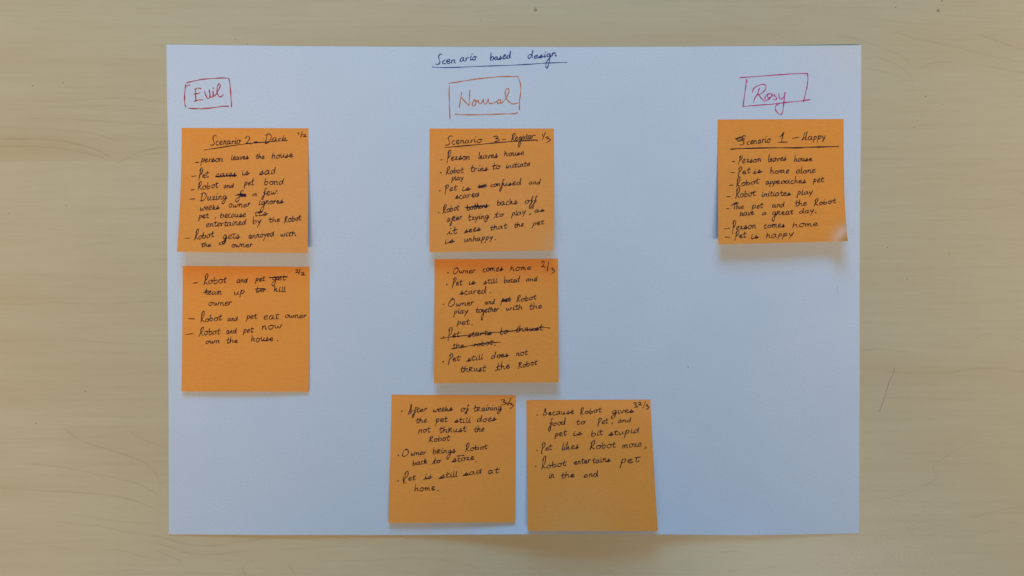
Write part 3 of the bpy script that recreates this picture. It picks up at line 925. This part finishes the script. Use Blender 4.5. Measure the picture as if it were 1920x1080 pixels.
# ---- happy scenario
n = make_note([(1345.4, 224.2), (1582, 223), (1590, 452.2), (1346.8, 458.2)], (1.5, 3.6), (0.0080, 0.0064),
              'orange sticky note headed Scenario 1 - Happy with a curled corner, under the pink Rosy box', 1.5, 0.0070)
M = Crop(1335, 215, 265)
N = Crop(1335, 340, 265)
write(n, [
    ('note_title', M.word('S', 380, 408, 465, 404, 52, 126) + M.word('cenario', 474, 406, 802, 372, 48)
     + M.line((322, 328), (360, 312), (425, 296)) + M.line((326, 336), (350, 322), (420, 306)) + M.line((318, 324), (340, 340), (360, 318), (372, 326))
     + M.line((345, 352), (390, 336), (440, 322)) + M.line((352, 366), (400, 352), (445, 340))
     + M.line((918, 302), (948, 280), (977, 232), (958, 300), (944, 370)) + M.line((900, 376), (965, 374), (1028, 372)) + M.line((1095, 322), (1130, 316), (1170, 308))
     + M.word('Happy', 1222, 350, 1545, 330, 46, 118, 36)),
    ('title_underline', M.line((255, 470), (350, 462), (600, 454), (900, 450), (1160, 450), (1300, 442), (1500, 438), (1720, 430)), None, 2.1),
    ('handwriting_line', M.line((275, 637), (310, 635)) + M.word('Pezson', 360, 658, 672, 638, 46, 100, 30)
     + M.word('leaves', 760, 642, 1014, 622, 44, 100) + M.word('house', 1114, 642, 1364, 628, 42, 88)),
    ('handwriting_line', M.line((260, 787), (308, 785)) + M.word('Pet', 352, 818, 522, 792, 46, 104, 40) + M.word('is', 566, 804, 688, 788, 42, 76) + M.line((556, 800), (590, 775))
     + M.word('home', 790, 804, 1058, 790, 44, 90) + M.word('alone', 1140, 800, 1414, 786, 44, 94)),
    ('handwriting_line', N.line((238, 55), (285, 50)) + N.word('Robot', 330, 74, 644, 26, 42, 138)
     + N.word('app', 726, 42, 880, 38, 40, None, 34) + N.word('qoaches', 876, 36, 1282, 22, 42, 86) + N.word('pet', 1376, 18, 1518, 4, 42, 68, 30)),
    ('handwriting_line', N.line((200, 210), (248, 205)) + N.word('Robot', 318, 224, 598, 196, 46, 142)
     + N.word('initiates', 676, 208, 1070, 192, 42, 72) + N.word('play', 1158, 188, 1372, 174, 40, 66, 36)),
    ('handwriting_line', N.line((195, 372), (230, 370)) + N.word('The', 282, 382, 442, 370, 40, 90) + N.line((258, 326), (300, 312), (362, 292))
     + N.word('pet', 540, 374, 698, 358, 44, 72, 24) + N.word('and', 816, 362, 990, 348, 42, 70)
     + N.word('the', 1126, 344, 1292, 322, 40, 86) + N.word('Robot', 1386, 332, 1684, 292, 38, 96)),
    ('handwriting_line', N.word('have', 376, 474, 572, 452, 42, 58) + N.word('a', 680, 458, 748, 452, 36)
     + N.word('gqeat', 816, 462, 1108, 446, 44, 66, 76) + N.word('day', 1186, 444, 1394, 424, 42, 74, 34) + N.dot(1410, 425)),
    ('handwriting_line', N.line((168, 645), (238, 635)) + N.word('Pezson', 276, 660, 604, 640, 48, 132, 96)
     + N.word('comes', 702, 640, 994, 622, 44) + N.word('home', 1088, 628, 1452, 602, 44, 76)),
    ('handwriting_line', N.line((178, 757), (210, 758), (240, 768)) + N.word('Pet', 306, 782, 468, 760, 46, 102, 36)
     + N.word('is', 526, 786, 640, 772, 46, 62) + N.word('happy', 736, 774, 1114, 738, 44, 66, 30)),
])

# ------------------------------------------------------------------ writing on the sheet
sh = Surface(sheet_z, (0, 0, 0), sheet)
O = Crop(800, 85, 280)
P = Crop(310, 75, 280)
Q = Crop(1360, 75, 280)
W_PEN = 1.8
ink('title_lettering', O.word('S', 115, 248, 196, 242, 52, 128) + O.word('cen', 198, 238, 378, 226, 50)
    + O.word('ario', 424, 210, 645, 188, 50) + O.word('based', 815, 196, 1088, 164, 48, 100)
    + O.word('d', 1295, 168, 1382, 160, 48, 102) + O.word('esign', 1378, 168, 1680, 140, 44, None, 140), sh, NAVY, W_PEN,
    'handwritten dark blue title words')
ink('title_underline', O.line((80, 270), (105, 285), (350, 285), (620, 272), (860, 264), (1100, 255), (1320, 243), (1500, 230), (1650, 224), (1805, 219)), sh, NAVY, 1.5)
ink('heading_box', O.line((285, 487), (380, 475), (500, 455), (650, 432), (900, 405), (1050, 401), (1172, 401))
    + O.line((1174, 400), (1200, 475), (1212, 550), (1203, 650), (1193, 720), (1192, 828))
    + O.line((290, 520), (289, 640), (292, 770), (300, 946)) + O.line((362, 884), (480, 891), (640, 893), (850, 887), (1000, 882), (1110, 880), (1172, 864)),
    sh, ORANGE, 1.75, 'hand-drawn brownish orange box')
ink('heading_lettering', O.line((450, 606), (436, 690), (420, 800)) + O.line((438, 664), (490, 720), (545, 776)) + O.line((556, 574), (549, 680), (545, 776))
    + O.line((612, 700), (588, 740), (590, 778), (618, 772), (634, 728), (622, 700), (606, 712), (640, 722), (662, 708), (668, 735), (688, 752), (712, 730), (728, 692), (732, 735), (752, 756), (776, 730), (790, 690), (796, 730), (815, 748), (860, 742), (900, 722))
    + O.line((948, 700), (920, 705), (906, 735), (926, 748), (948, 722), (954, 700), (952, 742), (985, 725), (1030, 655), (1060, 585), (1048, 556), (1022, 570), (1008, 620), (1020, 670), (1060, 728), (1105, 752), (1150, 748), (1178, 738)),
    sh, ORANGE, 1.75, 'word Normal in brownish orange ink')
ink('heading_box', P.line((275, 550), (380, 525), (480, 505), (600, 496), (720, 488), (795, 490)) + P.line((795, 490), (818, 502), (828, 550), (838, 650), (845, 760), (852, 860))
    + P.line((260, 570), (272, 590), (314, 578)) + P.line((264, 580), (252, 650), (248, 740), (250, 810), (262, 862)) + P.line((300, 877), (380, 882), (480, 882), (600, 872), (740, 852), (815, 853)),
    sh, RED, 1.85, 'hand-drawn dark red box')
ink('heading_lettering', P.line((385, 630), (388, 700), (392, 785)) + P.line((378, 636), (420, 618), (458, 626)) + P.line((366, 698), (405, 690), (446, 678))
    + P.line((374, 788), (430, 770), (482, 770)) + P.line((504, 655), (516, 700), (545, 752), (572, 730), (574, 690), (566, 640), (570, 690), (580, 728), (600, 738), (616, 712), (614, 650), (614, 700), (626, 724), (655, 695), (690, 630), (706, 580), (690, 562), (672, 590), (664, 650), (678, 708), (710, 732), (744, 702))
    + P.line((612, 616), (622, 622)), sh, RED, 1.85, 'word Evil in dark red ink')
ink('heading_box', Q.line((188, 490), (210, 482), (400, 470), (700, 446), (950, 431), (1052, 430)) + Q.line((1054, 428), (1062, 500), (1048, 610), (1030, 690), (1004, 796))
    + Q.line((268, 508), (280, 540)) + Q.line((270, 515), (262, 600), (248, 700), (228, 855)) + Q.line((222, 856), (400, 840), (600, 825), (750, 806), (900, 792), (1086, 768)),
    sh, PINK, 1.75, 'hand-drawn magenta box')
ink('heading_lettering', Q.line((438, 620), (415, 690), (382, 745), (362, 800))
    + Q.line((350, 676), (352, 645), (400, 597), (488, 570), (524, 596), (506, 650), (460, 690), (408, 706), (420, 690), (455, 740), (508, 794))
    + Q.line((566, 690), (530, 706), (510, 745), (516, 775), (555, 765), (592, 730), (592, 695), (562, 688), (540, 715), (552, 745), (575, 735))
    + Q.line((606, 720), (628, 700), (636, 720), (660, 742), (648, 768), (620, 766))
    + Q.line((690, 688), (690, 725), (708, 762), (735, 752), (755, 720), (768, 670), (760, 740), (750, 820), (738, 920), (712, 958), (672, 936), (642, 890), (652, 845), (700, 812), (772, 800)),
    sh, PINK, 1.75, 'word Rosy in magenta ink')
ink('pen_speck', [np.array([(1290, 687.4), (1290.9, 688.4)])], sh, NAVY, 1.6)
ink('stray_mark', [catmull([(1571, 537), (1569.4, 542), (1570.4, 548), (1573.6, 551.5)])], sh, SMUDGE, 1.2)
ink('stray_mark', [np.array([(1158, 466.4), (1160, 466.8)])], sh, SMUDGE, 1.2)

# ------------------------------------------------------------------ marks on the table
tb = Surface(lambda x, y: np.zeros(np.shape(x)), (0, 0, 0), table)
ink('scratch', [catmull([(1677.5, 690), (1675, 701), (1670, 711)]), catmull([(1668.5, 713), (1664, 727), (1660, 742), (1653, 760), (1649, 772)])], tb, GREY, 0.9)


def blob(name, x, y, pieces):
    st = []
    for dx, dy, r in pieces:
        a = np.linspace(0, 2 * math.pi, 9)
        st.append(np.stack([x + dx + r * np.cos(a), y + dy + r * 0.8 * np.sin(a)], axis=1))
    ink(name, st, tb, DIRT, 0.8)


blob('chip', 1003, 17, [(-1.5, -4, .6), (.8, -1.5, 1.0), (-.8, 2.0, .9), (2.6, 1.2, .9), (1.2, 3.4, .8)])
blob('chip', 1758, 20, [(-1.4, 0, .9), (1.2, -1.6, .9), (1.2, 1.0, 1.0), (2.6, .2, .7)])
blob('chip', 1765.5, 2.5, [(0, 0, .7), (1.2, -1.4, .5)])
for (x, y, r) in [(1679, 13.5, .7), (1735.5, 181, .7), (1713.5, 239, .6), (1767, 196, .4), (118.5, 155.5, .7), (60.5, 161, .8),
                  (16.5, 400.5, .4), (124, 386, .5), (68, 794.5, .8), (158.5, 733, .7), (162, 734, .5), (72, 659, .35), (463, 82, .7),
                  (441, 73.5, .4), (1663.5, 464, .5), (1780, 477.5, .4), (1700, 523, .5), (1833, 633, .5), (902, 38, .35), (1062, 1068, .35)]:
    blob('dirt_speck', x, y, [(0, 0, r)])
